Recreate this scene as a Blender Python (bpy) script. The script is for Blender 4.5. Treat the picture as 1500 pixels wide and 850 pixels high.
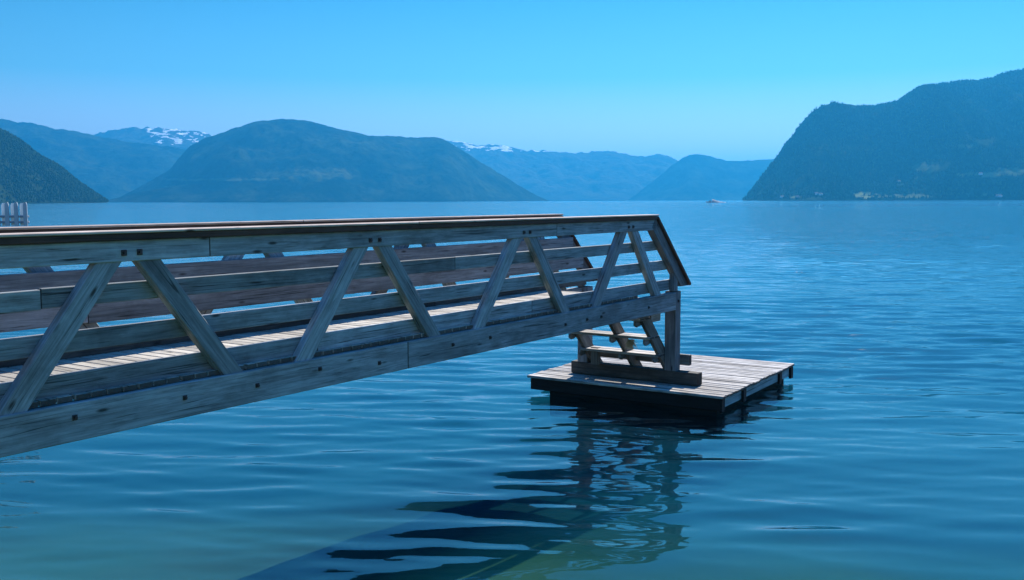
import bpy, bmesh, math, random
import numpy as np
from mathutils import Vector, Matrix, Quaternion

R = math.radians
rng = np.random.default_rng(7)
random.seed(7)
scene = bpy.context.scene
for o in list(bpy.data.objects):
    bpy.data.objects.remove(o)
COL = scene.collection

# ------------------------------------------------------------------ camera
EYE = 2.86
F_PX = 1450.0                      # focal length in pixels of the 1500 px wide photo
PITCH, ROLL = R(5.16), R(-0.17)
cam_d = bpy.data.cameras.new('camera')
cam = bpy.data.objects.new('camera', cam_d)
COL.objects.link(cam)
cam_d.sensor_width = 36.0
cam_d.lens = F_PX / 1500 * 36
cam_d.clip_start, cam_d.clip_end = 0.05, 80000
CAM_ROT = (Matrix.Rotation(R(90) - PITCH, 3, 'X') @ Matrix.Rotation(ROLL, 3, 'Z'))
cam.matrix_world = Matrix.Translation((0, 0, EYE)) @ CAM_ROT.to_4x4()
scene.camera = cam

# ------------------------------------------------------------------ light
SUN_AZ, SUN_EL = R(22), R(42)      # azimuth measured from +Y towards +X
world = bpy.data.worlds.new('World')
scene.world = world
world.use_nodes = True
wn, wl = world.node_tree.nodes, world.node_tree.links
wn.clear()
sky = wn.new('ShaderNodeTexSky')
sky.sky_type = 'NISHITA'
sky.sun_disc = False
sky.sun_elevation = SUN_EL
sky.sun_rotation = SUN_AZ
sky.altitude = 0
sky.air_density = 1.0
sky.dust_density = 0.1
sky.ozone_density = 1.0
hs = wn.new('ShaderNodeMix')                 # clear deep-blue northern air: a tint on the sky
hs.data_type = 'RGBA'; hs.blend_type = 'MULTIPLY'
hs.inputs['Factor'].default_value = 1.0
tcw = wn.new('ShaderNodeTexCoord')          # paler at the horizon, deeper above, overhead raised to brighten water and shaded timber
sxw = wn.new('ShaderNodeSeparateXYZ')
rpw = wn.new('ShaderNodeValToRGB')
stops = [(0.0, (1.30, 0.80, 0.80)), (0.065, (0.72, 0.66, 0.72)), (0.12, (0.25, 0.50, 0.60)), (0.19, (0.14, 0.41, 0.54)), (0.34, (0.16, 0.64, 0.90)), (0.56, (0.19, 0.84, 1.56))]
while len(rpw.color_ramp.elements) < len(stops): rpw.color_ramp.elements.new(0.5)
for e_, (p_, c_) in zip(rpw.color_ramp.elements, stops):
    e_.position = p_; e_.color = (*c_, 1)
wl.new(tcw.outputs['Generated'], sxw.inputs[0])
wl.new(sxw.outputs['Z'], rpw.inputs['Fac'])
wl.new(rpw.outputs['Color'], hs.inputs['B'])
bg = wn.new('ShaderNodeBackground')
bg.inputs['Strength'].default_value = 0.10
wo = wn.new('ShaderNodeOutputWorld')
wl.new(sky.outputs[0], hs.inputs['A'])
wl.new(hs.outputs['Result'], bg.inputs['Color'])
wl.new(bg.outputs[0], wo.inputs['Surface'])

sun_d = bpy.data.lights.new('sun', 'SUN')
sun_d.energy = 5.0
sun_d.angle = R(0.5)
sun_d.color = (1.0, 0.93, 0.83)
sun = bpy.data.objects.new('sun', sun_d)
COL.objects.link(sun)
sun_dir = Vector((math.sin(SUN_AZ) * math.cos(SUN_EL), math.cos(SUN_AZ) * math.cos(SUN_EL), math.sin(SUN_EL)))
sun.rotation_euler = sun_dir.to_track_quat('Z', 'Y').to_euler()
sun.location = (0, 0, 40)

vs = scene.view_settings
scene.display_settings.display_device = 'sRGB'
vs.view_transform = 'Standard'
vs.look = 'None'
vs.exposure = 0.87
vs.gamma = 1.0
vs.use_curve_mapping = False
cy = scene.cycles
cy.use_denoising = True
cy.max_bounces = 8
cy.diffuse_bounces = 3
cy.glossy_bounces = 4
cy.transparent_max_bounces = 12
cy.volume_bounces = 0
cy.sample_clamp_direct = 1.3
cy.sample_clamp_indirect = 1.3
cy.caustics_reflective = False
cy.caustics_refractive = False

# ------------------------------------------------------------------ helpers
def ray(px, py):
    """direction of the photo pixel (1500 x 850), used to size things from the photo"""
    return CAM_ROT @ Vector(((px - 750) / F_PX, (425 - py) / F_PX, -1.0))

def at_depth(px, py, y):
    d = ray(px, py)
    k = y / d.y
    return Vector((d.x * k, y, EYE + d.z * k))

def tag(o, label=None, cat=None, group=None, kind=None):
    if label: o['label'] = label
    if cat: o['category'] = cat
    if group: o['group'] = group
    if kind: o['kind'] = kind
    return o

def empty(name, loc, rz=0.0):
    o = bpy.data.objects.new(name, None)
    o.empty_display_size = 0.3
    COL.objects.link(o)
    o.location = loc
    o.rotation_euler = (0, 0, rz)
    return o

class MB:
    """collects bevelled boards and other solids into ONE mesh; every board carries its own
    grain coordinates (along, across, up) and a random number"""
    def __init__(self):
        self.v, self.f, self.g, self.r, self.sm, self.e = [], [], [], [], [], []

    def add(self, verts, faces, grain=None, rnd=None, smooth=False, ends=None):
        b = len(self.v)
        rnd = random.random() if rnd is None else rnd
        self.v += [tuple(v) for v in verts]
        self.f += [tuple(i + b for i in f) for f in faces]
        off = rnd * 60
        gr = grain if grain is not None else verts
        self.g += [(g[0] + off, g[1] + off * 0.37, g[2] + off * 0.11) for g in gr]
        self.r += [rnd] * len(verts)
        self.e += ends if ends is not None else [0.0] * len(verts)
        self.sm += [smooth] * len(faces)

    def board(self, p0, p1, w, h, side=(0, 1, 0), bev=0.005, rnd=None, cut0=None, cut1=None, warp=0.0, wob=0.0):
        """board whose axis runs p0 -> p1; w across `side`, h across the third axis.
        cut0 / cut1 = normal of a plane the end is cut to"""
        p0, p1 = Vector(p0), Vector(p1)
        if wob:
            p0 = p0 + Vector((0, 0, random.uniform(-wob, wob))); p1 = p1 + Vector((0, 0, random.uniform(-wob, wob)))
        ax = p1 - p0
        L = ax.length
        ax.normalize()
        sd = Vector(side)
        sd = (sd - ax * sd.dot(ax)).normalized()
        up = ax.cross(sd)
        bm = bmesh.new()
        bmesh.ops.create_cube(bm, size=1.0)
        for v in bm.verts:
            v.co = Vector(((v.co.x + 0.5) * L, v.co.y * w, v.co.z * h))
        for cut, end in ((cut0, 0.0), (cut1, L)):
            if cut is None: continue
            n = Vector(cut)
            nl = Vector((n.dot(ax), n.dot(sd), n.dot(up)))
            for v in bm.verts:
                if abs(v.co.x - end) < 1e-6:
                    v.co.x = end - (nl.y * v.co.y + nl.z * v.co.z) / nl.x
        if bev > 0:
            bmesh.ops.bevel(bm, geom=list(bm.edges), offset=min(bev, w * 0.3, h * 0.3), segments=1, affect='EDGES', profile=0.5)
        if warp:
            for v in bm.verts:
                v.co.z += warp * math.sin(v.co.x / max(L, .01) * 3.1) 
        bm.verts.index_update()
        loc = [v.co.copy() for v in bm.verts]
        fs = [[v.index for v in f.verts] for f in bm.faces]
        bm.free()
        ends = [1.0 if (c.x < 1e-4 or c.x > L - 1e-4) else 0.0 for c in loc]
        self.add([p0 + ax * c.x + sd * c.y + up * c.z for c in loc], fs, loc, rnd, ends=ends)

    def prism(self, poly, y0, y1, rnd=None):
        """polygon in x-z extruded along y"""
        n = len(poly)
        vs_ = [(x, y0, z) for x, z in poly] + [(x, y1, z) for x, z in poly]
        fs = [tuple(range(n)), tuple(range(2 * n - 1, n - 1, -1))]
        for i in range(n):
            j = (i + 1) % n
            fs.append((j, i, i + n, j + n))
        self.add(vs_, fs, None, rnd)

    def cyl(self, p0, p1, r, n=10, r1=None):
        p0, p1 = Vector(p0), Vector(p1)
        q = (p1 - p0).to_track_quat('Z', 'Y')
        r1 = r if r1 is None else r1
        vs_ = []
        for p, rr in ((p0, r), (p1, r1)):
            for k in range(n):
                a = 2 * math.pi * k / n
                vs_.append(p + q @ Vector((rr * math.cos(a), rr * math.sin(a), 0)))
        fs = [(k, (k + 1) % n, n + (k + 1) % n, n + k) for k in range(n)]
        fs += [tuple(range(n - 1, -1, -1)), tuple(range(n, 2 * n))]
        self.add(vs_, fs)

    def build(self, name, mat, parent=None):
        me = bpy.data.meshes.new(name)
        me.from_pydata(self.v, [], self.f)
        at = me.attributes.new('grain', 'FLOAT_VECTOR', 'POINT')
        at.data.foreach_set('vector', np.array(self.g, dtype=np.float32).ravel())
        ar = me.attributes.new('rnd', 'FLOAT', 'POINT')
        ar.data.foreach_set('value', np.array(self.r, dtype=np.float32))
        ae = me.attributes.new('endgrain_shade', 'FLOAT', 'POINT')
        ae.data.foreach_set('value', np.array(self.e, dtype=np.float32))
        me.polygons.foreach_set('use_smooth', self.sm)
        bm = bmesh.new(); bm.from_mesh(me)
        bmesh.ops.recalc_face_normals(bm, faces=bm.faces)
        bm.to_mesh(me); bm.free()
        me.materials.append(mat)
        o = bpy.data.objects.new(name, me)
        COL.objects.link(o)
        if parent is not None: o.parent = parent
        return o

def np_mesh(name, verts, faces, mat, smooth=True, attrs=None):
    me = bpy.data.meshes.new(name)
    verts = np.asarray(verts, dtype=np.float32)
    faces = np.asarray(faces, dtype=np.int32)
    me.vertices.add(len(verts)); me.vertices.foreach_set('co', verts.ravel())
    k = faces.shape[1]
    me.loops.add(faces.size); me.loops.foreach_set('vertex_index', faces.ravel())
    me.polygons.add(len(faces))
    me.polygons.foreach_set('loop_start', np.arange(0, faces.size, k, dtype=np.int32))
    me.polygons.foreach_set('loop_total', np.full(len(faces), k, dtype=np.int32))
    me.polygons.foreach_set('use_smooth', np.full(len(faces), smooth, dtype=bool))
    for an, av in (attrs or {}).items():
        a = me.attributes.new(an, 'FLOAT', 'POINT')
        a.data.foreach_set('value', np.asarray(av, dtype=np.float32).ravel())
    me.update(calc_edges=True)
    me.validate()
    me.materials.append(mat)
    o = bpy.data.objects.new(name, me)
    COL.objects.link(o)
    return o

# value noise on arrays -------------------------------------------------
_perm = np.random.default_rng(3).random((256, 256))
def vnoise(x, y):
    xi, yi = np.floor(x).astype(int), np.floor(y).astype(int)
    fx, fy = x - xi, y - yi
    fx, fy = fx * fx * (3 - 2 * fx), fy * fy * (3 - 2 * fy)
    g = lambda i, j: _perm[i & 255, j & 255]
    a = g(xi, yi) * (1 - fx) + g(xi + 1, yi) * fx
    b = g(xi, yi + 1) * (1 - fx) + g(xi + 1, yi + 1) * fx
    return (a * (1 - fy) + b * fy) * 2 - 1

def fbm(x, y, oct=5, gain=0.5):
    s, a = 0, 1.0
    for k in range(oct):
        s = s + a * vnoise(x * 2 ** k + 17.3 * k, y * 2 ** k + 9.1 * k)
        a *= gain
    return s

def ridged(x, y, oct=4):
    s, a = 0, 1.0
    for k in range(oct):
        s = s + a * (1 - np.abs(vnoise(x * 2 ** k + 5.3 * k, y * 2 ** k + 3.1 * k)) * 2)
        a *= 0.5
    return s

# ------------------------------------------------------------------ materials
class NT:
    def __init__(self, name):
        self.m = bpy.data.materials.new(name)
        self.m.use_nodes = True
        self.t = self.m.node_tree
        self.t.nodes.clear()
        self.out = self.t.nodes.new('ShaderNodeOutputMaterial')
    def n(self, typ, **kw):
        x = self.t.nodes.new(typ)
        ins = kw.pop('ins', {})
        for k, v in kw.items(): setattr(x, k, v)
        for k, v in ins.items():
            s = x.inputs[k]
            if hasattr(v, 'is_output') or isinstance(v, bpy.types.NodeSocket): self.t.links.new(v, s)
            else: s.default_value = v
        return x
    def ramp(self, fac, stops):
        x = self.t.nodes.new('ShaderNodeValToRGB')
        e = x.color_ramp.elements
        while len(e) < len(stops): e.new(0.5)
        for i, (p, c) in enumerate(stops):
            e[i].position = p
            e[i].color = (c, c, c, 1) if not isinstance(c, tuple) else (*c, 1)
        self.t.links.new(fac, x.inputs['Fac'])
        return x.outputs['Color']
    def mix(self, fac, a, b, blend='MIX'):
        x = self.t.nodes.new('ShaderNodeMix')
        x.data_type = 'RGBA'; x.blend_type = blend
        for s, v in ((x.inputs['Factor'], fac), (x.inputs['A'], a), (x.inputs['B'], b)):
            if isinstance(v, bpy.types.NodeSocket): self.t.links.new(v, s)
            elif isinstance(v, tuple): s.default_value = (*v, 1) if len(v) == 3 else v
            else: s.default_value = v
        return x.outputs['Result']
    def math(self, op, a, b=0.0, clamp=False):
        x = self.t.nodes.new('ShaderNodeMath')
        x.operation = op; x.use_clamp = clamp
        for s, v in ((x.inputs[0], a), (x.inputs[1], b)):
            if isinstance(v, bpy.types.NodeSocket): self.t.links.new(v, s)
            else: s.default_value = v
        return x.outputs[0]
    def surf(self, s):
        self.t.links.new(s, self.out.inputs['Surface'])
        return self.m

def wood(name, pale, dark, streak=(0.05, 0.045, 0.04), rough=0.8, stain=0.35, wet=0.0):
    M = NT(name)
    at = M.n('ShaderNodeAttribute', attribute_name='grain')
    rn = M.n('ShaderNodeAttribute', attribute_name='rnd')
    mp = M.n('ShaderNodeMapping', ins={'Vector': at.outputs['Vector'], 'Scale': (0.9, 16, 16)})
    n1 = M.n('ShaderNodeTexNoise', ins={'Vector': mp.outputs[0], 'Scale': 2.6, 'Detail': 7.0, 'Roughness': 0.65, 'Distortion': 0.6})
    mp2 = M.n('ShaderNodeMapping', ins={'Vector': at.outputs['Vector'], 'Scale': (0.5, 5, 5)})
    n2 = M.n('ShaderNodeTexNoise', ins={'Vector': mp2.outputs[0], 'Scale': 1.6, 'Detail': 4.0})
    n3 = M.n('ShaderNodeTexNoise', ins={'Vector': at.outputs['Vector'], 'Scale': 3.0, 'Detail': 5.0, 'Roughness': 0.6})
    mpc = M.n('ShaderNodeMapping', ins={'Vector': at.outputs['Vector'], 'Scale': (1.0, 34, 34)})
    nc = M.n('ShaderNodeTexNoise', ins={'Vector': mpc.outputs[0], 'Scale': 2.0, 'Detail': 3.0, 'Distortion': 0.4})
    mpk = M.n('ShaderNodeMapping', ins={'Vector': at.outputs['Vector'], 'Scale': (2.6, 9, 9)})
    vk = M.n('ShaderNodeTexVoronoi', ins={'Vector': mpk.outputs[0], 'Scale': 0.85})
    base = M.mix(M.ramp(n1.outputs['Fac'], [(0.34, 0.0), (0.66, 1.0)]), dark, pale)
    base = M.mix(M.ramp(n2.outputs['Fac'], [(0.42, 0.0), (0.7, stain)]), base, streak)
    base = M.mix(M.ramp(n3.outputs['Fac'], [(0.52, 0.0), (0.72, stain * 0.9)]), base, streak)
    n5 = M.n('ShaderNodeTexNoise', ins={'Vector': M.n('ShaderNodeMapping', ins={'Vector': at.outputs['Vector'], 'Scale': (1.6, 3.2, 3.2)}).outputs[0], 'Scale': 1.0, 'Detail': 6.0, 'Roughness': 0.7})
    base = M.mix(M.ramp(n5.outputs['Fac'], [(0.30, 0.45), (0.50, 0.0)]), base, streak)
    base = M.mix(M.ramp(n5.outputs['Fac'], [(0.58, 0.0), (0.72, 0.35)]), base, tuple(min(1, x * 1.35) for x in pale))
    crack = M.ramp(nc.outputs['Fac'], [(0.28, 0.85), (0.345, 0.0)])
    base = M.mix(crack, base, (0.012, 0.011, 0.01))
    mps = M.n('ShaderNodeMapping', ins={'Vector': at.outputs['Vector'], 'Scale': (0.16, 15, 15)})
    ns_ = M.n('ShaderNodeTexNoise', ins={'Vector': mps.outputs[0], 'Scale': 1.3, 'Detail': 1.0, 'Distortion': 0.25})
    split = M.ramp(M.math('ABSOLUTE', M.math('SUBTRACT', ns_.outputs['Fac'], 0.5)), [(0.004, 0.7), (0.012, 0.0)])
    base = M.mix(M.math('MULTIPLY', split, M.ramp(n2.outputs['Fac'], [(0.45, 0.0), (0.55, 1.0)])), base, (0.012, 0.011, 0.01))
    knot = M.ramp(vk.outputs['Distance'], [(0.05, 0.9), (0.13, 0.0)])
    base = M.mix(knot, base, (0.03, 0.024, 0.02))
    eg = M.n('ShaderNodeAttribute', attribute_name='endgrain_shade')
    base = M.mix(M.math('MULTIPLY', eg.outputs['Fac'], 0.9), base, tuple(x * 0.15 for x in dark))  # end grain, darkened further to carry the shade on plank ends
    tint = M.math('ADD', M.math('MULTIPLY', rn.outputs['Fac'], 0.5), 0.75)
    hsv = M.n('ShaderNodeHueSaturation', ins={'Color': base, 'Value': tint})
    hgt = M.math('SUBTRACT', M.math('MULTIPLY', n1.outputs['Fac'], 0.6), M.math('MULTIPLY', crack, 0.8))
    bp = M.n('ShaderNodeBump', ins={'Height': hgt, 'Strength': 0.5, 'Distance': 0.008})
    p = M.n('ShaderNodeBsdfPrincipled', ins={'Base Color': hsv.outputs[0], 'Roughness': rough, 'Normal': bp.outputs[0],
                                            'Specular IOR Level': 0.3 + wet})
    return M.surf(p.outputs[0])

W_GREY = wood('weathered_grey_timber', (0.385, 0.425, 0.445), (0.185, 0.202, 0.21))
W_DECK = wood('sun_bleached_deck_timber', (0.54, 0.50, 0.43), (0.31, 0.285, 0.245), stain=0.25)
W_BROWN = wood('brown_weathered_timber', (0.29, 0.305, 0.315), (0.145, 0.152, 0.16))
W_CAP = wood('sunlit_rail_timber', (0.58, 0.47, 0.40), (0.40, 0.29, 0.23), stain=0.2)  # cap top: sunlight is lightened into the colour
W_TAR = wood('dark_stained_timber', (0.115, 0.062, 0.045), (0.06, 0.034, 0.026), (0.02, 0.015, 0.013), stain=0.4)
W_BEAM = wood('damp_and_shaded_timber', (0.13, 0.12, 0.105), (0.06, 0.055, 0.05), (0.02, 0.02, 0.018), stain=0.6)  # damp footing beam; also the painted shade of the far bottom rail
W_RAFT = wood('silvered_raft_timber', (0.66, 0.62, 0.565), (0.22, 0.20, 0.185), stain=0.6)
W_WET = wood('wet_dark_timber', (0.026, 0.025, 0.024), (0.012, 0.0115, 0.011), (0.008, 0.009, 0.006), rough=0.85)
W_PALE = wood('pale_fascia_timber', (0.62, 0.63, 0.63), (0.42, 0.43, 0.43), stain=0.4)
W_POST = wood('tan_post_timber', (0.33, 0.305, 0.265), (0.165, 0.15, 0.128))

def plain(name, c, rough=0.6, metal=0.0, var=0.25, scale=8.0):
    M = NT(name)
    tc = M.n('ShaderNodeTexCoord')
    n = M.n('ShaderNodeTexNoise', ins={'Vector': tc.outputs['Object'], 'Scale': scale, 'Detail': 4.0})
    b = M.mix(n.outputs['Fac'], tuple(x * (1 - var) for x in c), tuple(min(1, x * (1 + var)) for x in c))
    p = M.n('ShaderNodeBsdfPrincipled', ins={'Base Color': b, 'Roughness': rough, 'Metallic': metal})
    return M.surf(p.outputs[0])

STEEL = plain('dark_rusty_steel', (0.045, 0.042, 0.042), 0.55, 0.6)
PICKET = plain('shaded_picket_paint', (0.40, 0.47, 0.52), 0.7)
WHITE = plain('white_paint', (0.76, 0.80, 0.82), 0.5, var=0.08)
GREYP = plain('grey_weathered_paint', (0.24, 0.31, 0.37), 0.7)
ROOF = plain('dark_roof_tiles', (0.10, 0.07, 0.06), 0.8)
GLASS = plain('dark_window', (0.03, 0.035, 0.04), 0.15)
TUFT = plain('straw_tuft', (0.55, 0.46, 0.30), 0.9)
def foam_mat():
    M = NT('white_foam')
    a = M.n('ShaderNodeBsdfDiffuse', ins={'Color': (0.9, 0.92, 0.93, 1)})
    b = M.n('ShaderNodeBsdfTranslucent', ins={'Color': (0.9, 0.92, 0.93, 1)})
    return M.surf(M.n('ShaderNodeMixShader', ins={0: 0.5, 1: a.outputs[0], 2: b.outputs[0]}).outputs[0])
FOAM = foam_mat()

# ================================================================== SETTING
# ------------------------------------------------------------------ water
def axis(lo_core, hi_core, step, grow, lo, hi, cap=1e9):
    xs = list(np.arange(lo_core, hi_core, step))
    s, x = step, xs[-1]
    while x < hi:
        s = min(s * grow if x < 150 else s * 1.35, cap); x += s; xs.append(x)
    s, x, left = step, xs[0], []
    while x > lo:
        s = s * (grow if x > -150 else 1.35); x -= s; left.append(x)
    return np.array(left[::-1] + xs)

def sstep(x, a, b):
    t = np.clip((x - a) / (b - a), 0, 1)
    return t * t * (3 - 2 * t)

def wind_map(X, Y):
    """a breeze roughens the open water out to the right, the water by the shore lies calmer"""
    w = 1 / (1 + np.exp(-(X - 0.20 * Y - 0.6) / (0.8 + 0.03 * np.abs(Y))))
    return w * sstep(Y, 9.5, 19)

def wave_height(X, Y, DX, DY):
    """sum of small long-crested wind ripples; waves fade where the grid is too coarse to carry them"""
    g = np.random.default_rng(21)
    Z = np.zeros_like(X)
    wind = wind_map(X, Y)
    patch = 0.85 + 0.4 * fbm(X * 0.16, Y * 0.16, 3)
    loc = patch * (1.0 + 1.35 * wind)
    N = 90
    for i in range(N):
        lam = 0.26 * (12.0 ** ((i + g.random()) / N))
        th = g.normal(0.10, 0.24 if lam < 1.2 else 0.22)
        k = 2 * math.pi / lam
        d = (-math.sin(th), -math.cos(th))
        slope = (0.0158 if lam < 0.95 else 0.0066) * (0.55 + 0.9 * g.random())
        if lam < 0.45: slope *= 0.75
        ph = g.random() * 6.283
        fade = np.exp(-(k * (abs(d[0]) * DX + abs(d[1]) * DY) / 2.6) ** 2)
        p = k * (d[0] * X + d[1] * Y) + ph
        Z += slope / k * fade * (loc if lam < 1.5 else 1.0) * (np.sin(p) - 0.22 * np.cos(2 * p))
    for _ in range(10):                     # break the few steepest faces down
        st_ = np.abs(np.gradient(Z, axis=0) / DY)
        m = sstep(st_, 0.21, 0.27)
        m = np.maximum(m, np.maximum(np.roll(m, 1, 0), np.roll(m, -1, 0)))
        Z = Z * (1 - m) + m * 0.25 * (2 * Z + np.roll(Z, 1, 0) + np.roll(Z, -1, 0))
    return Z

def sea_depth(Y):
    return np.interp(Y, [-300, -3, 1.5, 3.2, 5, 8, 14, 22, 40, 120, 40000],
                     [8, 1.6, 1.15, 0.0, -0.36, -0.48, -0.95, -1.9, -3.2, -4, -30])

def make_water():
    xs = axis(-6.0, 8.0, 0.06, 1.015, -32000, 32000)
    ys = axis(6.0, 20.0, 0.05, 1.0065, -60, 33000)
    X, Y = np.meshgrid(xs, ys)
    dx = np.gradient(xs); dy = np.gradient(ys)
    DX, DY = np.meshgrid(dx, dy)
    S = np.maximum(DX * 0.4, DY)
    Z = wave_height(X, Y, DX, DY)
    ny, nx = X.shape
    idx = np.arange(nx * ny).reshape(ny, nx)
    q = np.stack([idx[:-1, :-1], idx[:-1, 1:], idx[1:, 1:], idx[1:, :-1]], -1).reshape(-1, 4)
    # how much of the ripple spectrum the mesh carries: the rest is left to bump
    M = NT('fjord_water')
    geo = M.n('ShaderNodeNewGeometry')
    co = M.n('ShaderNodeAttribute', attribute_name='coarse')
    wi = M.n('ShaderNodeAttribute', attribute_name='wind')
    mp = M.n('ShaderNodeMapping', ins={'Vector': geo.outputs['Position'], 'Scale': (0.45, 1.0, 1.0), 'Rotation': (0, 0, R(8))})
    a = M.n('ShaderNodeTexNoise', ins={'Vector': mp.outputs[0], 'Scale': 1.1, 'Detail': 3.0, 'Roughness': 0.55, 'Distortion': 0.3})
    b = M.n('ShaderNodeTexNoise', ins={'Vector': mp.outputs[0], 'Scale': 4.5, 'Detail': 2.0, 'Roughness': 0.5})
    c = M.n('ShaderNodeTexNoise', ins={'Vector': mp.outputs[0], 'Scale': 0.22, 'Detail': 3.0})
    ws = M.math('ADD', M.math('MULTIPLY', wi.outputs['Fac'], 1.5), 0.40)
    hA = M.math('MULTIPLY', M.math('MULTIPLY', a.outputs['Fac'], 0.11), M.math('MULTIPLY', co.outputs['Fac'], ws))
    hB = M.math('MULTIPLY', M.math('MULTIPLY', b.outputs['Fac'], 0.040), M.math('MULTIPLY', M.math('ADD', co.outputs['Fac'], 0.20), ws))
    hC = M.math('MULTIPLY', M.math('MULTIPLY', c.outputs['Fac'], 0.3), co.outputs['Fac'])
    h = M.math('ADD', M.math('ADD', hA, hB), hC)
    bp = M.n('ShaderNodeBump', ins={'Height': h, 'Strength': 1.0, 'Distance': 1.0})
    # wavelets too small for the mesh tilt the surface at random
    fa = M.n('ShaderNodeAttribute', attribute_name='far')
    mpw = M.n('ShaderNodeMapping', ins={'Vector': geo.outputs['Position'], 'Scale': (0.30, 1.0, 1.0), 'Rotation': (0, 0, R(6))})
    nw = M.n('ShaderNodeTexNoise', ins={'Vector': mpw.outputs[0], 'Scale': 1.6, 'Detail': 4.0, 'Roughness': 0.6})
    sb = M.n('ShaderNodeVectorMath', operation='SUBTRACT', ins={0: nw.outputs['Color'], 1: (0.5, 0.5, 0.5)})
    kk = M.math('MULTIPLY', fa.outputs['Fac'], M.math('ADD', M.math('MULTIPLY', wi.outputs['Fac'], 0.9), 0.95))
    # (their faces turned to the shore are the ones seen from the shore)
    ss = M.n('ShaderNodeSeparateXYZ', ins={0: sb.outputs[0]})
    ty = M.math('MULTIPLY', M.math('ABSOLUTE', ss.outputs['Y']), -0.62)
    tx = M.math('MULTIPLY', ss.outputs['X'], 0.45)
    pv = M.n('ShaderNodeCombineXYZ', ins={0: M.math('MULTIPLY', kk, tx), 1: M.math('MULTIPLY', kk, ty), 2: 0.0})
    av = M.n('ShaderNodeVectorMath', operation='ADD', ins={0: bp.outputs[0], 1: pv.outputs[0]})
    bp = M.n('ShaderNodeVectorMath', operation='NORMALIZE', ins={0: av.outputs[0]})
    # air-to-water reflectance (Schlick), the same for light going down and coming up
    dt = M.n('ShaderNodeVectorMath', operation='DOT_PRODUCT', ins={0: geo.outputs['Incoming'], 1: bp.outputs[0]})
    ci = M.math('SUBTRACT', 1.0, M.math('ABSOLUTE', dt.outputs['Value']), clamp=True)
    fr_ = M.math('ADD', M.math('MULTIPLY', M.math('POWER', ci, 5.0), 0.98), 0.02, clamp=True)
    gl = M.n('ShaderNodeBsdfGlossy', ins={'Color': (1, 1, 1, 1), 'Roughness': 0.035, 'Normal': bp.outputs[0]})
    tr = M.n('ShaderNodeBsdfTransparent', ins={'Color': (0.86, 0.97, 0.95, 1)})
    m2 = M.n('ShaderNodeMixShader', ins={0: fr_, 1: tr.outputs[0], 2: gl.outputs[0]})
    M.surf(m2.outputs[0])
    coarse = np.clip((S - 0.08) / 0.35, 0, 1)
    wind = wind_map(X, Y)
    dist = np.hypot(X, Y)
    far = np.clip((dist - 25) / 70, 0, 1)
    o = np_mesh('water', np.stack([X, Y, Z], -1).reshape(-1, 3), q, M.m, True, {'coarse': coarse, 'wind': wind, 'far': far})
    tag(o, 'calm blue fjord water with small ripples reaching to the far mountains', 'water', kind='structure')
make_water()

def make_seabed():
    xs = axis(-14, 16, 0.4, 1.12, -32000, 32000)
    ys = axis(-6, 34, 0.4, 1.12, -300, 33000)
    X, Y = np.meshgrid(xs, ys)
    prof = sea_depth(Y)
    Z = prof + 0.10 * fbm(X * 0.5, Y * 0.5, 4) * np.clip(np.abs(prof), 0, 1)
    ny, nx = X.shape
    idx = np.arange(nx * ny).reshape(ny, nx)
    q = np.stack([idx[:-1, :-1], idx[:-1, 1:], idx[1:, 1:], idx[1:, :-1]], -1).reshape(-1, 4)
    M = NT('sand_and_weed')
    geo = M.n('ShaderNodeNewGeometry')
    n1 = M.n('ShaderNodeTexNoise', ins={'Vector': geo.outputs['Position'], 'Scale': 0.5, 'Detail': 3.0, 'Roughness': 0.5})
    n2 = M.n('ShaderNodeTexNoise', ins={'Vector': geo.outputs['Position'], 'Scale': 6.0, 'Detail': 5.0})
    sand = M.mix(n2.outputs['Fac'], (0.044, 0.105, 0.052), (0.062, 0.125, 0.064))
    weed = M.mix(n2.outputs['Fac'], (0.024, 0.072, 0.004), (0.042, 0.108, 0.008))
    sxx = M.n('ShaderNodeSeparateXYZ', ins={0: geo.outputs['Position']})
    lf = M.n('ShaderNodeMapRange', ins={'Value': sxx.outputs['X'], 'From Min': -3.0, 'From Max': 1.5, 'To Min': -0.12, 'To Max': 0.14})
    cbase = M.mix(M.ramp(M.math('ADD', n1.outputs['Fac'], lf.outputs[0]), [(0.30, 0.0), (0.70, 1.0)]), sand, weed)
    # the bed drops away into blue-green open water
    sx = M.n('ShaderNodeSeparateXYZ', ins={0: geo.outputs['Position']})
    n4 = M.n('ShaderNodeTexNoise', ins={'Vector': geo.outputs['Position'], 'Scale': 0.3, 'Detail': 3.0})
    off = M.math('ADD', M.math('ADD', sx.outputs['Y'], M.math('MULTIPLY', sx.outputs['X'], 0.25)), M.math('MULTIPLY', n4.outputs['Fac'], 5.0))
    dp = M.n('ShaderNodeMapRange', ins={'Value': off, 'From Min': 8.5, 'From Max': 15.0})
    dp.interpolation_type = 'SMOOTHSTEP'
    cbase = M.mix(dp.outputs[0], cbase, M.mix(n4.outputs['Fac'], (0.003, 0.030, 0.050), (0.004, 0.038, 0.056)))
    p = M.n('ShaderNodeBsdfPrincipled', ins={'Base Color': cbase, 'Roughness': 0.9, 'Specular IOR Level': 0.0})
    M.surf(p.outputs[0])
    o = np_mesh('seabed', np.stack([X, Y, Z], -1).reshape(-1, 3), q, M.m)
    tag(o, 'sandy seabed with dark green weed rising to the near shore', 'seabed', kind='structure')
make_seabed()

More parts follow.
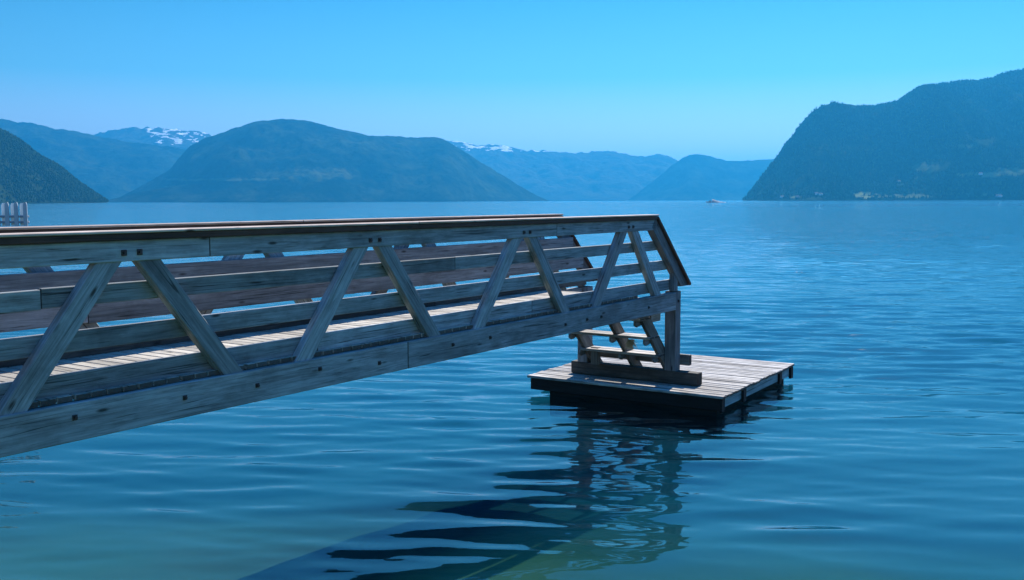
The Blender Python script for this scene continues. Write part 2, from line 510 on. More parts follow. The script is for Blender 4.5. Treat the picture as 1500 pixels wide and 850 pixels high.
# the blue-green body of the water: light scattered between surface and bed
WB = NT('blue_green_water_body')
wv = WB.n('ShaderNodeVolumePrincipled')
wv.inputs['Color'].default_value = (0.010, 0.175, 0.285, 1)
wv.inputs['Density'].default_value = 0.32
WB.t.links.new(wv.outputs[0], WB.out.inputs['Volume'])
wb = MB()
x0, x1, y0, y1, z0, z1 = -260, 320, 2.6, 420, -3.6, -0.11
wb.add([(x0, y0, z0), (x1, y0, z0), (x1, y1, z0), (x0, y1, z0), (x0, y0, z1), (x1, y0, z1), (x1, y1, z1), (x0, y1, z1)],
       [(0, 3, 2, 1), (4, 5, 6, 7), (0, 1, 5, 4), (1, 2, 6, 5), (2, 3, 7, 6), (3, 0, 4, 7)])
tag(wb.build('deep_water', WB.m), 'blue green murky water below the rippled surface', 'water', kind='structure')

# ------------------------------------------------------------------ mountains
def hill_mat(name, forest, light, rock, snow=False):
    M = NT(name)
    geo = M.n('ShaderNodeNewGeometry')
    fld = M.n('ShaderNodeAttribute', attribute_name='field_and_lit_edge')
    sn = M.n('ShaderNodeAttribute', attribute_name='snow')
    n1 = M.n('ShaderNodeTexNoise', ins={'Vector': geo.outputs['Position'], 'Scale': 0.0045, 'Detail': 8.0, 'Roughness': 0.62})
    n2 = M.n('ShaderNodeTexNoise', ins={'Vector': geo.outputs['Position'], 'Scale': 0.03, 'Detail': 6.0, 'Roughness': 0.65})
    b = M.mix(M.ramp(n1.outputs['Fac'], [(0.40, 0.0), (0.62, 1.0)]), forest, light)
    b = M.mix(M.ramp(n2.outputs['Fac'], [(0.35, 0.55), (0.6, 0.0)]), b, tuple(x * 0.35 for x in forest))
    n3 = M.n('ShaderNodeTexNoise', ins={'Vector': geo.outputs['Position'], 'Scale': 0.011, 'Detail': 6.0, 'Roughness': 0.7})
    b = M.mix(M.ramp(n3.outputs['Fac'], [(0.62, 0.0), (0.70, 0.45)]), b, rock)
    b = M.mix(fld.outputs['Fac'], b, M.mix(n2.outputs['Fac'], (0.16, 0.20, 0.06), (0.26, 0.28, 0.12)))
    if snow:
        mp = M.n('ShaderNodeMapping', ins={'Vector': geo.outputs['Position'], 'Scale': (0.0085, 0.006, 0.022)})
        ns = M.n('ShaderNodeTexNoise', ins={'Vector': mp.outputs[0], 'Scale': 1.0, 'Detail': 6.0, 'Roughness': 0.62})
        thr = M.math('ADD', ns.outputs['Fac'], M.math('MULTIPLY', M.math('SUBTRACT', sn.outputs['Fac'], 0.90), 0.5))
        b = M.mix(M.ramp(thr, [(0.585, 0.0), (0.60, 1.0)]), b, (0.85, 0.87, 0.9))
    bp = M.n('ShaderNodeBump', ins={'Height': n2.outputs['Fac'], 'Strength': 0.8, 'Distance': 14.0})
    p = M.n('ShaderNodeBsdfPrincipled', ins={'Base Color': b, 'Roughness': 1.0, 'Specular IOR Level': 0.0, 'Normal': bp.outputs[0]})
    return M.surf(p.outputs[0])

HM_NEAR = hill_mat('forested_slope', (0.020, 0.034, 0.013), (0.034, 0.054, 0.019), (0.12, 0.115, 0.10))
HM_MID = hill_mat('distant_forested_slope', (0.007, 0.014, 0.009), (0.045, 0.062, 0.028), (0.07, 0.07, 0.062))
HM_SNOW = hill_mat('high_fell_with_snow', (0.06, 0.065, 0.05), (0.09, 0.09, 0.07), (0.15, 0.145, 0.14), snow=True)

GRIDS = {}
def mountain(key, sil, d_ridge, slope, mat, label, seed, nx=200, nv=90, spur=0.16, rough=1.0, jit=5.0, shape=1.0,
             snow=None, fields_and_lit_edges=(), back=1.2):
    """a mountain of real size: ridge line read from the photo's outline at its own distance,
    slopes falling to a shore in front and to a back foot behind"""
    px = np.linspace(sil[0][0], sil[-1][0], nx)
    py = np.interp(px, [p[0] for p in sil], [p[1] for p in sil])
    ker = np.array([1, 2, 3, 2, 1]) / 9.0
    py = np.convolve(np.pad(py, 2, mode='edge'), ker, 'valid')
    d0, d1 = d_ridge
    dr = np.interp(px, [px[0], px[-1]], [d0, d1])
    P = [at_depth(a, b, d) for a, b, d in zip(px, py, dr)]
    H = np.maximum(np.array([p.z for p in P]), 2.0)
    A = np.array([p.x / p.y for p in P])                     # bearing of each rib of the mountain
    span = H / math.tan(slope) + 60
    U = np.concatenate([np.linspace(0, 1, nv), 1 + np.linspace(0, 1, nv // 2)[1:] * back])
    Yr = dr[None, :] + np.where(U[:, None] <= 1, (U[:, None] - 1) * span[None, :], (U[:, None] - 1) * span[None, :])
    X = A[None, :] * Yr
    v = U[:, None] + 0 * X
    base = np.where(v <= 1, np.clip(v, 0, 1) ** shape, np.clip(1 - (v - 1) / back, 0, 1) ** 1.2)
    ox, oy = seed * 13.7, seed * 7.1
    s = 900.0 * rough
    rid = ridged(X / s + ox, Yr / (s * 2.2) + oy, 5) - 0.55
    w = np.clip(np.sin(np.clip(v, 0, 1) * math.pi), 0, 1) ** 0.8
    w = np.where(v > 1, 0, w)
    Z = H[None, :] * (base + spur * rid * w)
    Z += fbm(X / 140 + ox, Yr / 140 + oy, 5) * np.clip(H[None, :] * 0.04, 0, 22) * np.where(v < 1, np.clip(v * 4, 0, 1) * np.clip((1 - v) * 6, 0.0, 1), 0)
    Z += fbm(X / 60 + ox, Yr / 200, 3) * jit * np.clip(H[None, :] / 120, 0, 1) * np.exp(-((v - 1) / 0.1) ** 2)
    Z[0, :] = -6
    Z = np.maximum(Z, -6)
    n, m = X.shape
    idx = np.arange(n * m).reshape(n, m)
    q = np.stack([idx[:-1, :-1], idx[:-1, 1:], idx[1:, 1:], idx[1:, :-1]], -1).reshape(-1, 4)
    attrs = {}
    fm = np.zeros_like(X)
    PX = 750 + F_PX * X / Yr + 0 * X
    PYp = 294 - F_PX * (Z - EYE) / Yr
    for (fx, fy, rx, ry, st) in fields_and_lit_edges:
        dd = ((PX - fx) / rx) ** 2 + ((PYp - fy) / ry) ** 2 + 0.9 * fbm(PX / 9.0, PYp / 4.0, 3)
        fm = np.maximum(fm, st * np.clip(1.6 - dd * 1.3, 0, 1))
    attrs['field_and_lit_edge'] = fm
    sm = np.zeros_like(X)
    if snow is not None:
        x0, x1, z0, z1 = snow
        band = np.clip((Z / np.maximum(H.max(), 1) - z0) / (z1 - z0), 0, 1)
        sm = band * np.clip((PX - x0) / 25, 0, 1) * np.clip((x1 - PX) / 25, 0, 1)
    attrs['snow'] = sm
    o = np_mesh('mountain', np.stack([X, Yr, Z], -1).reshape(-1, 3), q, mat, True, attrs)
    tag(o, label, 'mountain', kind='structure')
    GRIDS[key] = (X, Yr, Z, nv, fm)
    return o

mountain('right', [(1088, 294), (1096, 284), (1110, 265), (1125, 245), (1140, 226), (1148, 212), (1160, 200), (1172, 183), (1190, 164),
                   (1205, 156), (1222, 151), (1238, 151), (1255, 154), (1282, 155), (1312, 150), (1335, 138), (1360, 127),
                   (1400, 121), (1440, 117), (1465, 110), (1500, 101), (1560, 84), (1640, 60), (1720, 62), (1800, 90)],
         (4100, 4700), R(30), HM_NEAR, 'large forested headland rising steeply from the fjord at right', 1, nx=330, nv=130, spur=0.19, jit=5,
         shape=0.9, fields_and_lit_edges=[(1268, 287, 26, 5, 0.8), (1330, 289, 40, 2.5, 0.5), (1352, 248, 20, 7, 0.35), (1425, 258, 34, 3.5, 0.8), (1480, 254, 24, 5, 0.6),
                            (1400, 218, 20, 3, 0.35), (1455, 288, 20, 2.0, 0.6), (1164, 290, 7, 1.5, .5)])
mountain('left', [(-170, 60), (-90, 120), (0, 190), (40, 213), (80, 240), (120, 270), (150, 290), (158, 295)],
         (3000, 3300), R(33), HM_NEAR, 'dark wooded slope falling to the water at the left edge', 2, nx=160, nv=110, spur=0.13, jit=6)
mountain('left_far', [(-150, 170), (0, 175), (28, 179), (50, 181), (80, 189), (110, 192), (140, 199), (200, 210), (235, 214), (262, 217), (320, 228), (420, 262), (470, 294)],
         (8200, 8800), R(27), HM_MID, 'long blue ridge behind the left slope', 3, nx=170, spur=0.12, jit=8)
mountain('snow_left', [(60, 235), (140, 197), (155, 193), (180, 188), (215, 187), (240, 187), (265, 189), (290, 192), (310, 198), (360, 215), (430, 270)],
         (11000, 11000), R(24), HM_SNOW, 'distant fell with snow patches between two nearer ridges', 4, nx=220, nv=110, spur=0.09, jit=14, snow=(200, 330, 0.62, 0.75))
mountain('centre', [(150, 294.6), (172, 291), (200, 276), (225, 262), (248, 249), (262, 232), (278, 214), (300, 203), (320, 196), (345, 188), (372, 179), (400, 176), (430, 174),
                    (455, 178), (480, 184), (510, 192), (535, 198), (560, 200), (600, 201), (640, 201), (652, 204), (664, 211), (700, 235),
                    (730, 253), (760, 271), (785, 286), (804, 294.3)],
         (6500, 6700), R(27), HM_MID, 'broad rounded mountain in the middle of the far shore', 5, nx=300, nv=120, spur=0.21, jit=5,
         fields_and_lit_edges=[(330, 262, 90, 2.2, 0.45), (470, 255, 50, 9, 0.25), (270, 272, 30, 2.0, 0.4)])
mountain('foothill', [(150, 294.8), (172, 290), (205, 281), (250, 274), (300, 269), (335, 262), (365, 257.5), (400, 257), (440, 261), (480, 268), (530, 279), (590, 293.5)],
         (5850, 5850), R(27), HM_MID, 'low wooded foothill in front of the broad middle mountain', 9, nx=150, nv=60, spur=0.1, jit=2,
         fields_and_lit_edges=[(400, 259, 90, 1.2, 0.12)])  # narrow pale band along the crest colours in its sunlit edge
mountain('snow_far', [(560, 215), (640, 204), (660, 206), (680, 208), (697, 213), (715, 211), (730, 211), (745, 216), (762, 220), (790, 221), (815, 223), (850, 224), (870, 222),
                      (890, 221), (915, 224), (935, 230), (950, 228), (966, 225), (985, 232), (1020, 245), (1080, 262), (1140, 294)],
         (11000, 11000), R(25), HM_SNOW, 'far hazy plateau with snow along its crest', 6, nx=260, nv=100, spur=0.08, jit=9, snow=(640, 830, 0.70, 0.80))
mountain('cone', [(918, 294), (935, 283), (960, 262), (985, 242), (1003, 230), (1018, 225), (1030, 226), (1042, 230), (1062, 235), (1080, 236), (1100, 235), (1133, 233), (1180, 236), (1260, 294)],
         (9500, 9500), R(28), HM_MID, 'small pointed hazy mountain left of the right headland', 7, nx=180, spur=0.12, jit=8)

# ------------------------------------------------------------------ forest on the nearer slopes
def forest(key, n, hmin, hmax, label, seed, sides=5):
    X, Y, Z, nv, fm = GRIDS[key]
    g = np.random.default_rng(seed)
    m = X.shape[1]
    # weight cells by their plan area, front side only (and just past the ridge)
    top = nv + 3
    dxa = np.abs(np.diff(X[:top], axis=1))[:-1]; dya = np.abs(np.diff(Y[:top], axis=0))[:, :-1]
    wgt = dxa * dya * (Z[:top][:-1, :-1] > 1.0)
    cdf = np.cumsum(wgt.ravel()); cdf /= cdf[-1]
    c = np.searchsorted(cdf, g.random(n))
    ci, cj = np.unravel_index(c, wgt.shape)
    a, b = g.random(n), g.random(n)
    def bil(Q):
        return (Q[ci, cj] * (1 - a) + Q[ci + 1, cj] * a) * (1 - b) + (Q[ci, cj + 1] * (1 - a) + Q[ci + 1, cj + 1] * a) * b
    x, y, z, f = bil(X), bil(Y), bil(Z), bil(fm)
    keep = (f < 0.3) & (z > 1.5) & (fbm(x / 90 + 3, y / 90, 3) + 1.15 > g.random(n) * 0.9)
    x, y, z = x[keep], y[keep], z[keep]
    k = len(x)
    conif = g.random(k) < 0.5 + 0.4 * vnoise(x / 200, y / 200)
    h = hmin + (hmax - hmin) * g.random(k) ** 1.3
    h = np.where(conif, h, h * 0.75)
    r = np.where(conif, h * (0.17 + 0.06 * g.random(k)), h * (0.38 + 0.12 * g.random(k)))
    th = g.random(k) * 6.28
    ring = []
    # three rings + tip give a tapered conifer or a rounded broadleaf crown
    for zc, rc_c, rc_b in ((0.0, 0.75, 0.35), (0.22, 1.0, 0.9), (0.6, 0.5, 0.95)):
        for s in range(sides):
            an = th + 2 * math.pi * s / sides + zc * 2
            rr = r * np.where(conif, rc_c, rc_b) * (0.75 + 0.5 * g.random(k))
            ring.append(np.stack([x + rr * np.cos(an), y + rr * np.sin(an), z + h * zc - 0.5], -1))
    ring.append(np.stack([x, y, z + h], -1))
    V = np.stack(ring, 1)                                     # k, 3*sides+1, 3
    nvp = V.shape[1]
    fl = []
    for lv in range(2):
        for s in range(sides):
            p, q = lv * sides + s, lv * sides + (s + 1) % sides
            fl += [(p, q, q + sides), (p, q + sides, p + sides)]
    for s in range(sides):
        fl.append((2 * sides + s, 2 * sides + (s + 1) % sides, 3 * sides))
    fl = np.array(fl)
    Fa = (fl[None] + (np.arange(k) * nvp)[:, None, None]).reshape(-1, 3)
    tone = np.repeat(np.clip(g.random(k) * 0.6 + np.where(conif, 0.0, 0.4), 0, 1), nvp)
    o = np_mesh('forest', V.reshape(-1, 3), Fa, TREES, False, {'tone': tone})
    tag(o, label, 'forest', kind='stuff')

def tree_mat():
    M = NT('forest_foliage')
    t = M.n('ShaderNodeAttribute', attribute_name='tone')
    b = M.ramp(t.outputs['Fac'], [(0.0, (0.020, 0.036, 0.013)), (0.55, (0.034, 0.056, 0.018)), (1.0, (0.055, 0.085, 0.026))])
    p = M.n('ShaderNodeBsdfPrincipled', ins={'Base Color': b, 'Roughness': 1.0, 'Specular IOR Level': 0.0})
    return M.surf(p.outputs[0])
TREES = tree_mat()
forest('right', 46000, 6, 13, 'mixed forest covering the right headland', 31)
forest('left', 18000, 5, 11, 'mixed forest covering the left slope', 32)

# ------------------------------------------------------------------ haze
HZ = NT('blue_haze')
vol = HZ.n('ShaderNodeVolumePrincipled')
vol.inputs['Color'].default_value = (0.03, 0.385, 0.82, 1)
vol.inputs['Density'].default_value = 1.0e-4
vol.inputs['Anisotropy'].default_value = 0.4
HZ.t.links.new(vol.outputs[0], HZ.out.inputs['Volume'])
hz = MB()
x0, x1, y0, y1, z0, z1 = -33000, 33000, -400, 34000, -62, 1060
hz.add([(x0, y0, z0), (x1, y0, z0), (x1, y1, z0), (x0, y1, z0), (x0, y0, z1), (x1, y0, z1), (x1, y1, z1), (x0, y1, z1)],
       [(0, 3, 2, 1), (4, 5, 6, 7), (0, 1, 5, 4), (1, 2, 6, 5), (2, 3, 7, 6), (3, 0, 4, 7)])
tag(hz.build('haze', HZ.m), 'blue haze filling the air over the fjord', 'haze', kind='stuff')

# ================================================================== FOOTBRIDGE
B_AZ = math.atan2(0.828, 0.561)
ZB = EYE - 1.54                       # underside of the bottom chords above the water
bridge = empty('footbridge', (-3.06, 5.92, 0), B_AZ)
tag(bridge, 'weathered timber truss footbridge with stairs running out from the shore to the raft', 'footbridge')
W_OUT = 1.62                          # outer face to outer face
S0, S_CH, S_RAIL = -5.2, 9.57, 8.92
APEX = [-3.97, -1.54, 0.89, 3.32, 5.75, 8.18]
Z_CH, Z_TB, Z_TT = 0.25, 1.14, 1.283   # chord top, top rail bottom / top (above chord underside)
RAKE0, RAKE1 = (S_RAIL, 1.35), (10.04, 0.345)

def zz(v): return ZB + v

def square_bolt(parent, s, t, z, sz=0.036, out=-1):
    m = MB()
    m.board((s, t, z - sz / 2), (s, t, z + sz / 2), 0.010, sz, side=(0, 1, 0), bev=0.002)
    m.cyl((s, t + out * 0.004, z), (s, t + out * 0.016, z), 0.011, 6)
    return m.build('bolt', STEEL, parent)

for side in (0, 1):
    def T(d): return d if side == 0 else W_OUT - d          # d = distance in from the outer face
    out = -1 if side == 0 else 1
    # bottom chord: three lengths butted end to end
    cuts = [S0, -1.9, 3.53 + 0.22, S_CH]
    for i in range(3):
        m = MB()
        m.board((cuts[i] + 0.003, T(0.05), zz(Z_CH / 2)), (cuts[i + 1] - 0.003, T(0.05), zz(Z_CH / 2)), 0.10, Z_CH, bev=0.006)
        ch = m.build('bottom_chord', W_GREY, bridge)
        if side == 0:
            for s in ([-3.0, -2.2] if i == 0 else [-0.15, 0.43, 1.28, 1.95, 2.62, 3.35] if i == 1 else [4.42, 5.05, 6.55, 7.05, 7.4, 8.7]):
                square_bolt(ch, s, T(0) + out * 0.004, zz(0.10 + 0.07 * random.random()), 0.034, out)
    # top rail
    tc = [S0, 1.55, 6.38, S_RAIL]
    for i in range(3):
        m = MB()
        last = i == 2
        m.board((tc[i] + 0.002, T(0.06), zz((Z_TB + Z_TT) / 2)), (tc[i + 1] + (0.0 if last else -0.002), T(0.06), zz((Z_TB + Z_TT) / 2)), 0.10, Z_TT - Z_TB, bev=0.005)
        tr = m.build('top_rail', W_GREY, bridge)
        for a in APEX:
            if tc[i] < a < tc[i + 1] and a > 0:
                for dx in (-0.05, 0.07):
                    square_bolt(tr, a + dx, T(0.01) + out * 0.004, zz(1.20), 0.04, out)
    # handrail cap
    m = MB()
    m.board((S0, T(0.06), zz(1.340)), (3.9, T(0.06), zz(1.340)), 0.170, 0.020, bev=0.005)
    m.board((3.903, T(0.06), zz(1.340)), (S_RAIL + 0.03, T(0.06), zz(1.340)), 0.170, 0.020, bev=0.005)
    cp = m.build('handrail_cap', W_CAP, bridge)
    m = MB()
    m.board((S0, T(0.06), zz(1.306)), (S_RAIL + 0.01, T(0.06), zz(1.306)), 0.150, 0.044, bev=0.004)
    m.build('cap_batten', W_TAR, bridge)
    # raked end: sloping cap and board under it
    p0, p1 = Vector((RAKE0[0], 0, RAKE0[1])), Vector((RAKE1[0], 0, RAKE1[1]))
    ax = (p1 - p0).normalized()
    nrm = Vector((-ax.z, 0, ax.x))
    if nrm.z < 0: nrm = -nrm
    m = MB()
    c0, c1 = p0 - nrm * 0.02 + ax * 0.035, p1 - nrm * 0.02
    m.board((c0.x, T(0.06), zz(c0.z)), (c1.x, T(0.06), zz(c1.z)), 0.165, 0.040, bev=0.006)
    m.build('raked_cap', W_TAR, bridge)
    m = MB()
    d0, d1 = p0 - nrm * 0.125 + ax * 0.02, p1 - nrm * 0.125 - ax * 0.10
    m.board((d0.x, T(0.06), zz(d0.z)), (d1.x, T(0.06), zz(d1.z)), 0.10, 0.165, bev=0.005, cut1=(0, 0, -1))
    m.build('raked_board', W_BROWN, bridge)
    # diagonals
    def brace(sb, st_):
        m = MB()
        m.board((sb, T(0.058), zz(Z_CH - 0.06)), (st_, T(0.058), zz(Z_TB + 0.05)), 0.078, 0.150, bev=0.006)
        return m.build('diagonal_brace', W_GREY if random.random() < 0.75 else W_BROWN, bridge)
    for a in APEX:
        for sg in (-1, 1):
            sb = a + sg * 0.90
            brace(sb, a + sg * 0.115)
    # side rails inside the diagonals
    near_r = (((0.86, 0.99), 0), ((0.57, 0.705), 1), ((0.284, 0.43), 2))
    far_r = (((0.84, 1.0), 0), ((0.555, 0.735), 1), ((0.284, 0.43), 2))
    for (zc0, zc1), nm in (near_r if side == 0 else far_r):
        e = S_RAIL + (1.35 - (zc1 + 0.16)) / (1.35 - 0.345) * (RAKE1[0] - RAKE0[0])
        e = min(e + 0.10, 9.62)
        jn = [S0, 0.3 + nm * 1.2, 4.6 + nm * 0.7, e]
        for i in range(3):
            m = MB()
            m.board((jn[i] + 0.002, T(0.121), zz((zc0 + zc1) / 2)), (jn[i + 1] - 0.002, T(0.121), zz((zc0 + zc1) / 2)), 0.042, zc1 - zc0, bev=0.004, wob=0.006)
            m.build('side_rail', W_GREY if side == 0 else (W_BROWN if nm < 2 else W_BEAM), bridge)  # far bottom rail: its shade is put in as darker timber
    # posts at the outer end
    m = MB()
    m.board((9.665, T(0.095), zz(-0.88)), (9.665, T(0.095), zz(Z_CH + 0.01)), 0.17, 0.17, bev=0.008)
    po = m.build('end_post', W_BROWN, bridge)
    square_bolt(po, 9.665, T(0.01) + out * 0.004, zz(0.12), 0.045, out)
    m = MB()
    m.board((9.60, T(0.058), zz(Z_CH + 0.01)), (9.60, T(0.058), zz(0.62)), 0.076, 0.13, bev=0.006)
    m.build('upper_post', W_BROWN, bridge)

# deck
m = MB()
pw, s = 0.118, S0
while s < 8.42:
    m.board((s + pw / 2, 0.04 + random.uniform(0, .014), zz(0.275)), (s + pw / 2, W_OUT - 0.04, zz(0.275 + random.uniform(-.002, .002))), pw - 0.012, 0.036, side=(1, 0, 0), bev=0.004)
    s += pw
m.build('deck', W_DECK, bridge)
m = MB()
for k in range(12):
    s = S0 + 0.4 + k * 1.2
    if s < 8.6:
        m.board((s, 0.104, zz(0.165)), (s, W_OUT - 0.104, zz(0.165)), 0.07, 0.14, side=(1, 0, 0))
m.build('floor_joist', W_BROWN, bridge)

# stairs down to the raft
ZR = EYE - 2.60                       # top of the raft
C_LOW = 7.25                          # stringers lie on s - depth = C_LOW
def stair_z(s): return EYE - (s - C_LOW)
for t in (0.21, 0.74, 1.41):
    m = MB()
    sA, sB = 8.627, 9.86
    ax2 = Vector((1, 0, -1)).normalized()
    up2 = Vector((1, 0, 1)).normalized()
    a0 = Vector((sA, t, stair_z(sA))) + up2 * 0.095
    a1 = Vector((sB, t, stair_z(sB))) + up2 * 0.095
    m.board(a0, a1, 0.055, 0.19, bev=0.005, cut0=(0, 0, 1), cut1=(0, 0, -1))
    st = m.build('stair_stringer', W_POST, bridge)
    for k, zt in enumerate((1.60, 1.89, 2.17)):
        sc = zt + C_LOW
        c = MB()
        c.prism([(sc - 0.05, EYE - zt - 0.038), (sc + 0.14, EYE - zt - 0.038), (sc + 0.14, EYE - zt - 0.10), (sc + 0.0, EYE - zt - 0.125), (sc - 0.05, EYE - zt - 0.095)],
                t + 0.029, t + 0.064)
        c.build('cleat', W_BROWN, st)
for zt in (1.60, 1.89, 2.17):
    sc = zt + C_LOW
    m = MB()
    m.board((sc + 0.03, 0.175, EYE - zt - 0.018), (sc + 0.03, 1.445, EYE - zt - 0.018), 0.145, 0.036, side=(1, 0, 0))
    m.board((sc + 0.185, 0.175, EYE - zt - 0.018), (sc + 0.185, 1.445, EYE - zt - 0.018), 0.145, 0.036, side=(1, 0, 0))
    m.build('stair_tread', W_RAFT, bridge)
# beams the posts stand on and are tied by
m = MB()
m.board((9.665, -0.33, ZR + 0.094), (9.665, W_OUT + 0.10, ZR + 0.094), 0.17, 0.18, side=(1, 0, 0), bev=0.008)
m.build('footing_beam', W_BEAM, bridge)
m = MB()
m.board((9.795, -0.13, ZR + 0.33), (9.795, W_OUT + 0.02, ZR + 0.33), 0.075, 0.15, side=(1, 0, 0), bev=0.006)
m.build('tie_beam', W_POST, bridge)
m = MB()
m.board((9.28, 0.21 + 0.05, zz(0.02 - 0.12)), (9.575, 0.21 + 0.05, zz(0.02 - 0.12)), 0.04, 0.13, bev=0.004)
m.build('stair_board', W_GREY, bridge)
for t in (1.25,):
    m = MB()
    m.board((9.50, t, ZR + 0.185), (9.50, t, ZR + 0.44), 0.12, 0.09)
    m.build('stair_block', W_POST, bridge)

# ================================================================== RAFT
R_AZ = math.atan2(math.cos(R(32.9)), math.sin(R(32.9)))
near_c = at_depth(1062, 583, 1450 * 2.6 / (583 - 291.6))
Dr = Vector((math.cos(R_AZ), math.sin(R_AZ), 0)); Tr = Vector((-Dr.y, Dr.x, 0))
LR, WR = 3.18, 3.07
oc = Vector((2.79, 12.95, 0))
raft = empty('swimming_raft', oc + Dr * LR / 2 + Tr * WR / 2, R_AZ)
tag(raft, 'square floating timber raft with dark wet sides under the end of the footbridge', 'raft')
hl, hw = LR / 2, WR / 2
m = MB()
n = 26
for k in range(n):
    w = LR / n
    m.board((-hl + (k + .5) * w, -hw + random.uniform(-.015, .012), ZR - 0.018 + random.uniform(-.004, .003)),
            (-hl + (k + .5) * w, hw + random.uniform(-.012, .015), ZR - 0.018 + random.uniform(-.004, .003)), w - 0.019, 0.036, side=(1, 0, 0), bev=0.006)
m.build('deck', W_RAFT, raft)
zf = ZR - 0.04
for sg in (-1, 1):
    m = MB()
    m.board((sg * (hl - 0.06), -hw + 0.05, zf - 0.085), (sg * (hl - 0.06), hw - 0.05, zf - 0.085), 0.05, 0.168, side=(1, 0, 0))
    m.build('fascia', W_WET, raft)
m = MB()
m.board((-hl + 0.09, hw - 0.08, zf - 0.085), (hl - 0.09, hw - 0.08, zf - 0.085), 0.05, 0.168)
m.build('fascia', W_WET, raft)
m = MB()
m.board((-hl + 0.09, -hw + 0.08, zf - 0.075), (hl - 0.09, -hw + 0.08, zf - 0.075), 0.05, 0.148)
fa = m.build('fascia', W_PALE, raft)
fa['label'] = 'pale grey side board between dark upright battens'
for s in (-hl + 0.09, -hl + 0.92, hl - 0.66, hl - 0.1):
    m = MB()
    m.board((s, -hw + 0.036, zf - 0.185), (s, -hw + 0.036, zf - 0.004), 0.036, 0.11, bev=0.004)
    m.build('batten', W_WET, raft)
m = MB()
for t in (-0.95, 0.0, 0.95):
    m.board((-hl + 0.13, t, zf - 0.33), (hl - 0.13, t, zf - 0.33), 0.55, 0.48, bev=0.03)
for s in (-1.2, 0, 1.2):
    m.board((s, -hw + 0.14, zf - 0.075), (s, hw - 0.14, zf - 0.075), 0.09, 0.14, side=(1, 0, 0))
m.board((-hl + 0.11, -hw + 0.12, zf - 0.36), (-hl + 0.11, hw - 0.36, zf - 0.36), 0.06, 0.36, side=(1, 0, 0))
m.board((-hl + 0.145, -hw + 0.17, zf - 0.36), (hl - 0.13, -hw + 0.17, zf - 0.36), 0.06, 0.36)
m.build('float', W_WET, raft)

# straw-coloured tuft of thin fibres hanging under the stair tread
rp = MB()
for k in range(120):
    a = random.random() * 6.28
    r0 = random.random() * 0.05
    b0 = Vector((0, 0, 0)) + Vector((r0 * math.cos(a), r0 * math.sin(a), 0))
    b1 = b0 + Vector((random.gauss(0, .035), random.gauss(0, .06), -random.uniform(.05, .14)))
    rp.cyl(b0, b1, 0.004, 4, 0.002)
ro = rp.build('tuft', TUFT)
bw = Matrix.Translation(bridge.location) @ Matrix.Rotation(B_AZ, 4, 'Z')
ro.location = bw @ Vector((9.28, 0.56, EYE - 1.97))
tag(ro, 'frayed straw coloured rope bundle hanging under the middle stair tread', 'tuft')

# ================================================================== SMALL THINGS
# pale picket fence on a neighbouring jetty, seen over the far rail
fp = at_depth(14, 330, 21.0)
fence = empty('picket_fence', (fp.x, fp.y, 0), R(-3))
tag(fence, 'pale picket fence with pointed boards standing beyond the rail at the left edge', 'fence')
zt = at_depth(14, 296.5, 21.0).z
def picket(x, w, top, y, mat):
    m = MB()
    m.prism([(x - w / 2, zt - 0.50), (x + w / 2, zt - 0.50), (x + w / 2, top - 0.05), (x + w * 0.3, top), (x - w * 0.3, top), (x - w / 2, top - 0.05)], y, y + 0.022)
    return m.build('picket', mat, fence)
for k in range(-6, 3):
    picket(-0.03 + k * 0.20 - 0.02, 0.085, zt, 0.0, PICKET)  # grey tone carries the shade on the front boards
for k in range(-6, 2):
    picket(-0.03 + k * 0.20 + 0.08, 0.105, zt - 0.015, 0.075, WHITE)  # white boards stand in for sunlit picket faces
for z in (zt - 0.30, zt - 0.42):
    m = MB()
    m.board((-1.4, 0.049, z), (0.40, 0.049, z), 0.048, 0.045)
    m.build('fence_rail', GREYP, fence)
for x in (-1.2, -0.5):
    m = MB()
    m.cyl((x, 0.14, -3.4), (x, 0.14, zt - 0.25), 0.045, 10)
    m.build('fence_post', GREYP, fence)

# motor boat with its wake, far out
bp_ = at_depth(1040, 292, 1150.0)
boat = empty('motor_boat', (bp_.x, 1150, 0), R(180 - 12))
tag(boat, 'small white motor boat speeding across the far fjord', 'boat')
m = MB()
secs = [(-4.0, 1.15, 0.75), (-2, 1.3, 0.8), (0, 1.3, 0.9), (2, 1.05, 1.1), (3.4, 0.5, 1.35), (4.2, 0.05, 1.5)]
vs_, fs_ = [], []
for (x, w, h) in secs:
    vs_ += [(x, -w, h), (x, -w * 0.8, 0.1), (x, 0, -0.35), (x, w * 0.8, 0.1), (x, w, h)]
for i in range(len(secs) - 1):
    for j in range(4):
        a = i * 5 + j
        fs_.append((a, a + 5, a + 6, a + 1))
    fs_.append((i * 5 + 4, i * 5 + 9, i * 5 + 5, i * 5))
fs_ += [(0, 1, 2, 3, 4), tuple(reversed([25, 26, 27, 28, 29]))]
m.add(vs_, fs_)
m.build('hull', plain('white_hull', (0.6, 0.62, 0.64)), boat)
m = MB()
m.prism([(-1.6, 0.8), (1.7, 1.0), (0.9, 1.9), (0.5, 2.35), (-1.4, 2.35)], -0.85, 0.85)
cb = m.build('cabin', GREYP, boat)
m = MB()
m.prism([(1.02, 1.85), (1.62, 1.15), (1.66, 1.17), (1.06, 1.87)], -0.7, 0.7)
m.build('windscreen', GLASS, boat)
wk = MB()
g = random.Random(5)
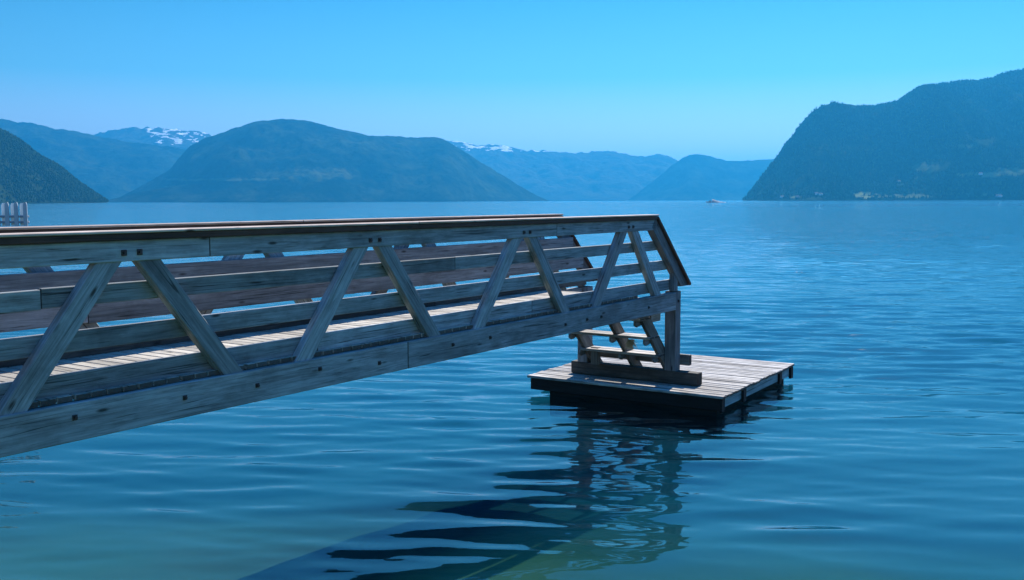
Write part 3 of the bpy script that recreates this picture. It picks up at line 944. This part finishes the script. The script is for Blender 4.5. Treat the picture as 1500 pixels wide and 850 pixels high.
for k in range(700):
    u = g.random() ** 1.4
    x = bp_.x + 3 + u * 15
    y = 1150 + 0.2 * (x - bp_.x) + g.gauss(0, 0.8 + u * 2.0)
    h = (3.3 * (1 - u) ** 1.5 + 0.5) * g.uniform(0.4, 1.1)
    r = g.uniform(0.35, 0.9)
    pts, f = [], []
    for lv, (zz_, rr) in enumerate(((-0.2, 1.0), (0.5, 0.8))):
        for q in range(5):
            pts.append((x + r * rr * math.cos(q * 1.257), y + r * rr * math.sin(q * 1.257), h * zz_))
    pts.append((x + g.uniform(-.3, .3), y, h))
    for q in range(5):
        f += [(q, (q + 1) % 5, 5 + (q + 1) % 5, 5 + q), (5 + q, 5 + (q + 1) % 5, 10)]
    wk.add(pts, f)
tag(wk.build('boat_wake', FOAM), 'white spray and wake trailing behind the far motor boat', 'wake', kind='stuff')

# farm houses on the right headland
HOUSES = [
    (1194, 285.0, 'white', 'white gabled house by the water, leftmost of the pair under the cliff'),
    (1201, 285.5, 'white', 'white gabled house by the water, right one of the pair under the cliff'),
    (1144, 289.5, 'white', 'lone white boathouse at the foot of the headland tip'),
    (1166, 289.8, 'tan', 'tan shed on the shore below the steep headland'),
    (1461, 287.5, 'white', 'white shore house on the meadow near the right edge'),
    (1456, 288.5, 'grey', 'grey barn on the meadow near the right edge, beside a white house'),
    (1432, 257.0, 'white', 'white farmhouse on the high terrace of the headland'),
    (1313, 268.0, 'grey', 'grey farmhouse on the slope above the shore meadow'),
]
TAN = plain('tan_paint', (0.5, 0.36, 0.28))
X, Y, Z, nv, fm = GRIDS['right']
for (hx, hy, c, lab) in HOUSES:
    PX = 750 + F_PX * X[:nv] / Y[:nv]
    PY = 294 - 0.003 * (PX - 750) - F_PX * (Z[:nv] - EYE) / Y[:nv]
    k = np.argmin(((PX - hx) ** 2 + 2 * (PY - hy) ** 2) + np.where(Z[:nv] < 1.5, 1e6, 0))
    i, j = np.unravel_index(k, PX.shape)
    h = empty('house', (X[i, j], Y[i, j] - 6, Z[i, j] - 1.0), R(random.uniform(-25, 25)))
    tag(h, lab, 'house', 'houses on the far shore')
    wm = {'white': WHITE, 'grey': GREYP, 'tan': TAN}[c]
    m = MB()
    m.prism([(-5.5, 0), (5.5, 0), (5.5, 5.5), (-5.5, 5.5)], -4, 4)
    m.add([(-5.5, -4, 5.5), (-5.5, 4, 5.5), (-5.5, 0, 8.6), (5.5, -4, 5.5), (5.5, 4, 5.5), (5.5, 0, 8.6)],
          [(0, 1, 2), (5, 4, 3)])
    m.build('wall', wm, h)
    m = MB()
    for sg in (-1, 1):
        m.board((-6, sg * 2.2, 7.2), (6, sg * 2.2, 7.2), 5.6, 0.25, side=(0, 4.6, -sg * 3.35), bev=0.02)
    rf = m.build('roof', ROOF, h)
    m = MB()
    m.board((1.5, 0, 7.8), (1.5, 0, 10.0), 0.8, 0.8)
    m.build('chimney', GREYP, rf)
    for x in (-3.2, 0, 3.2):
        m = MB()
        m.board((x, -4.03, 1.8), (x, -4.03, 3.6), 0.1, 1.3)
        m.build('window', GLASS, h)
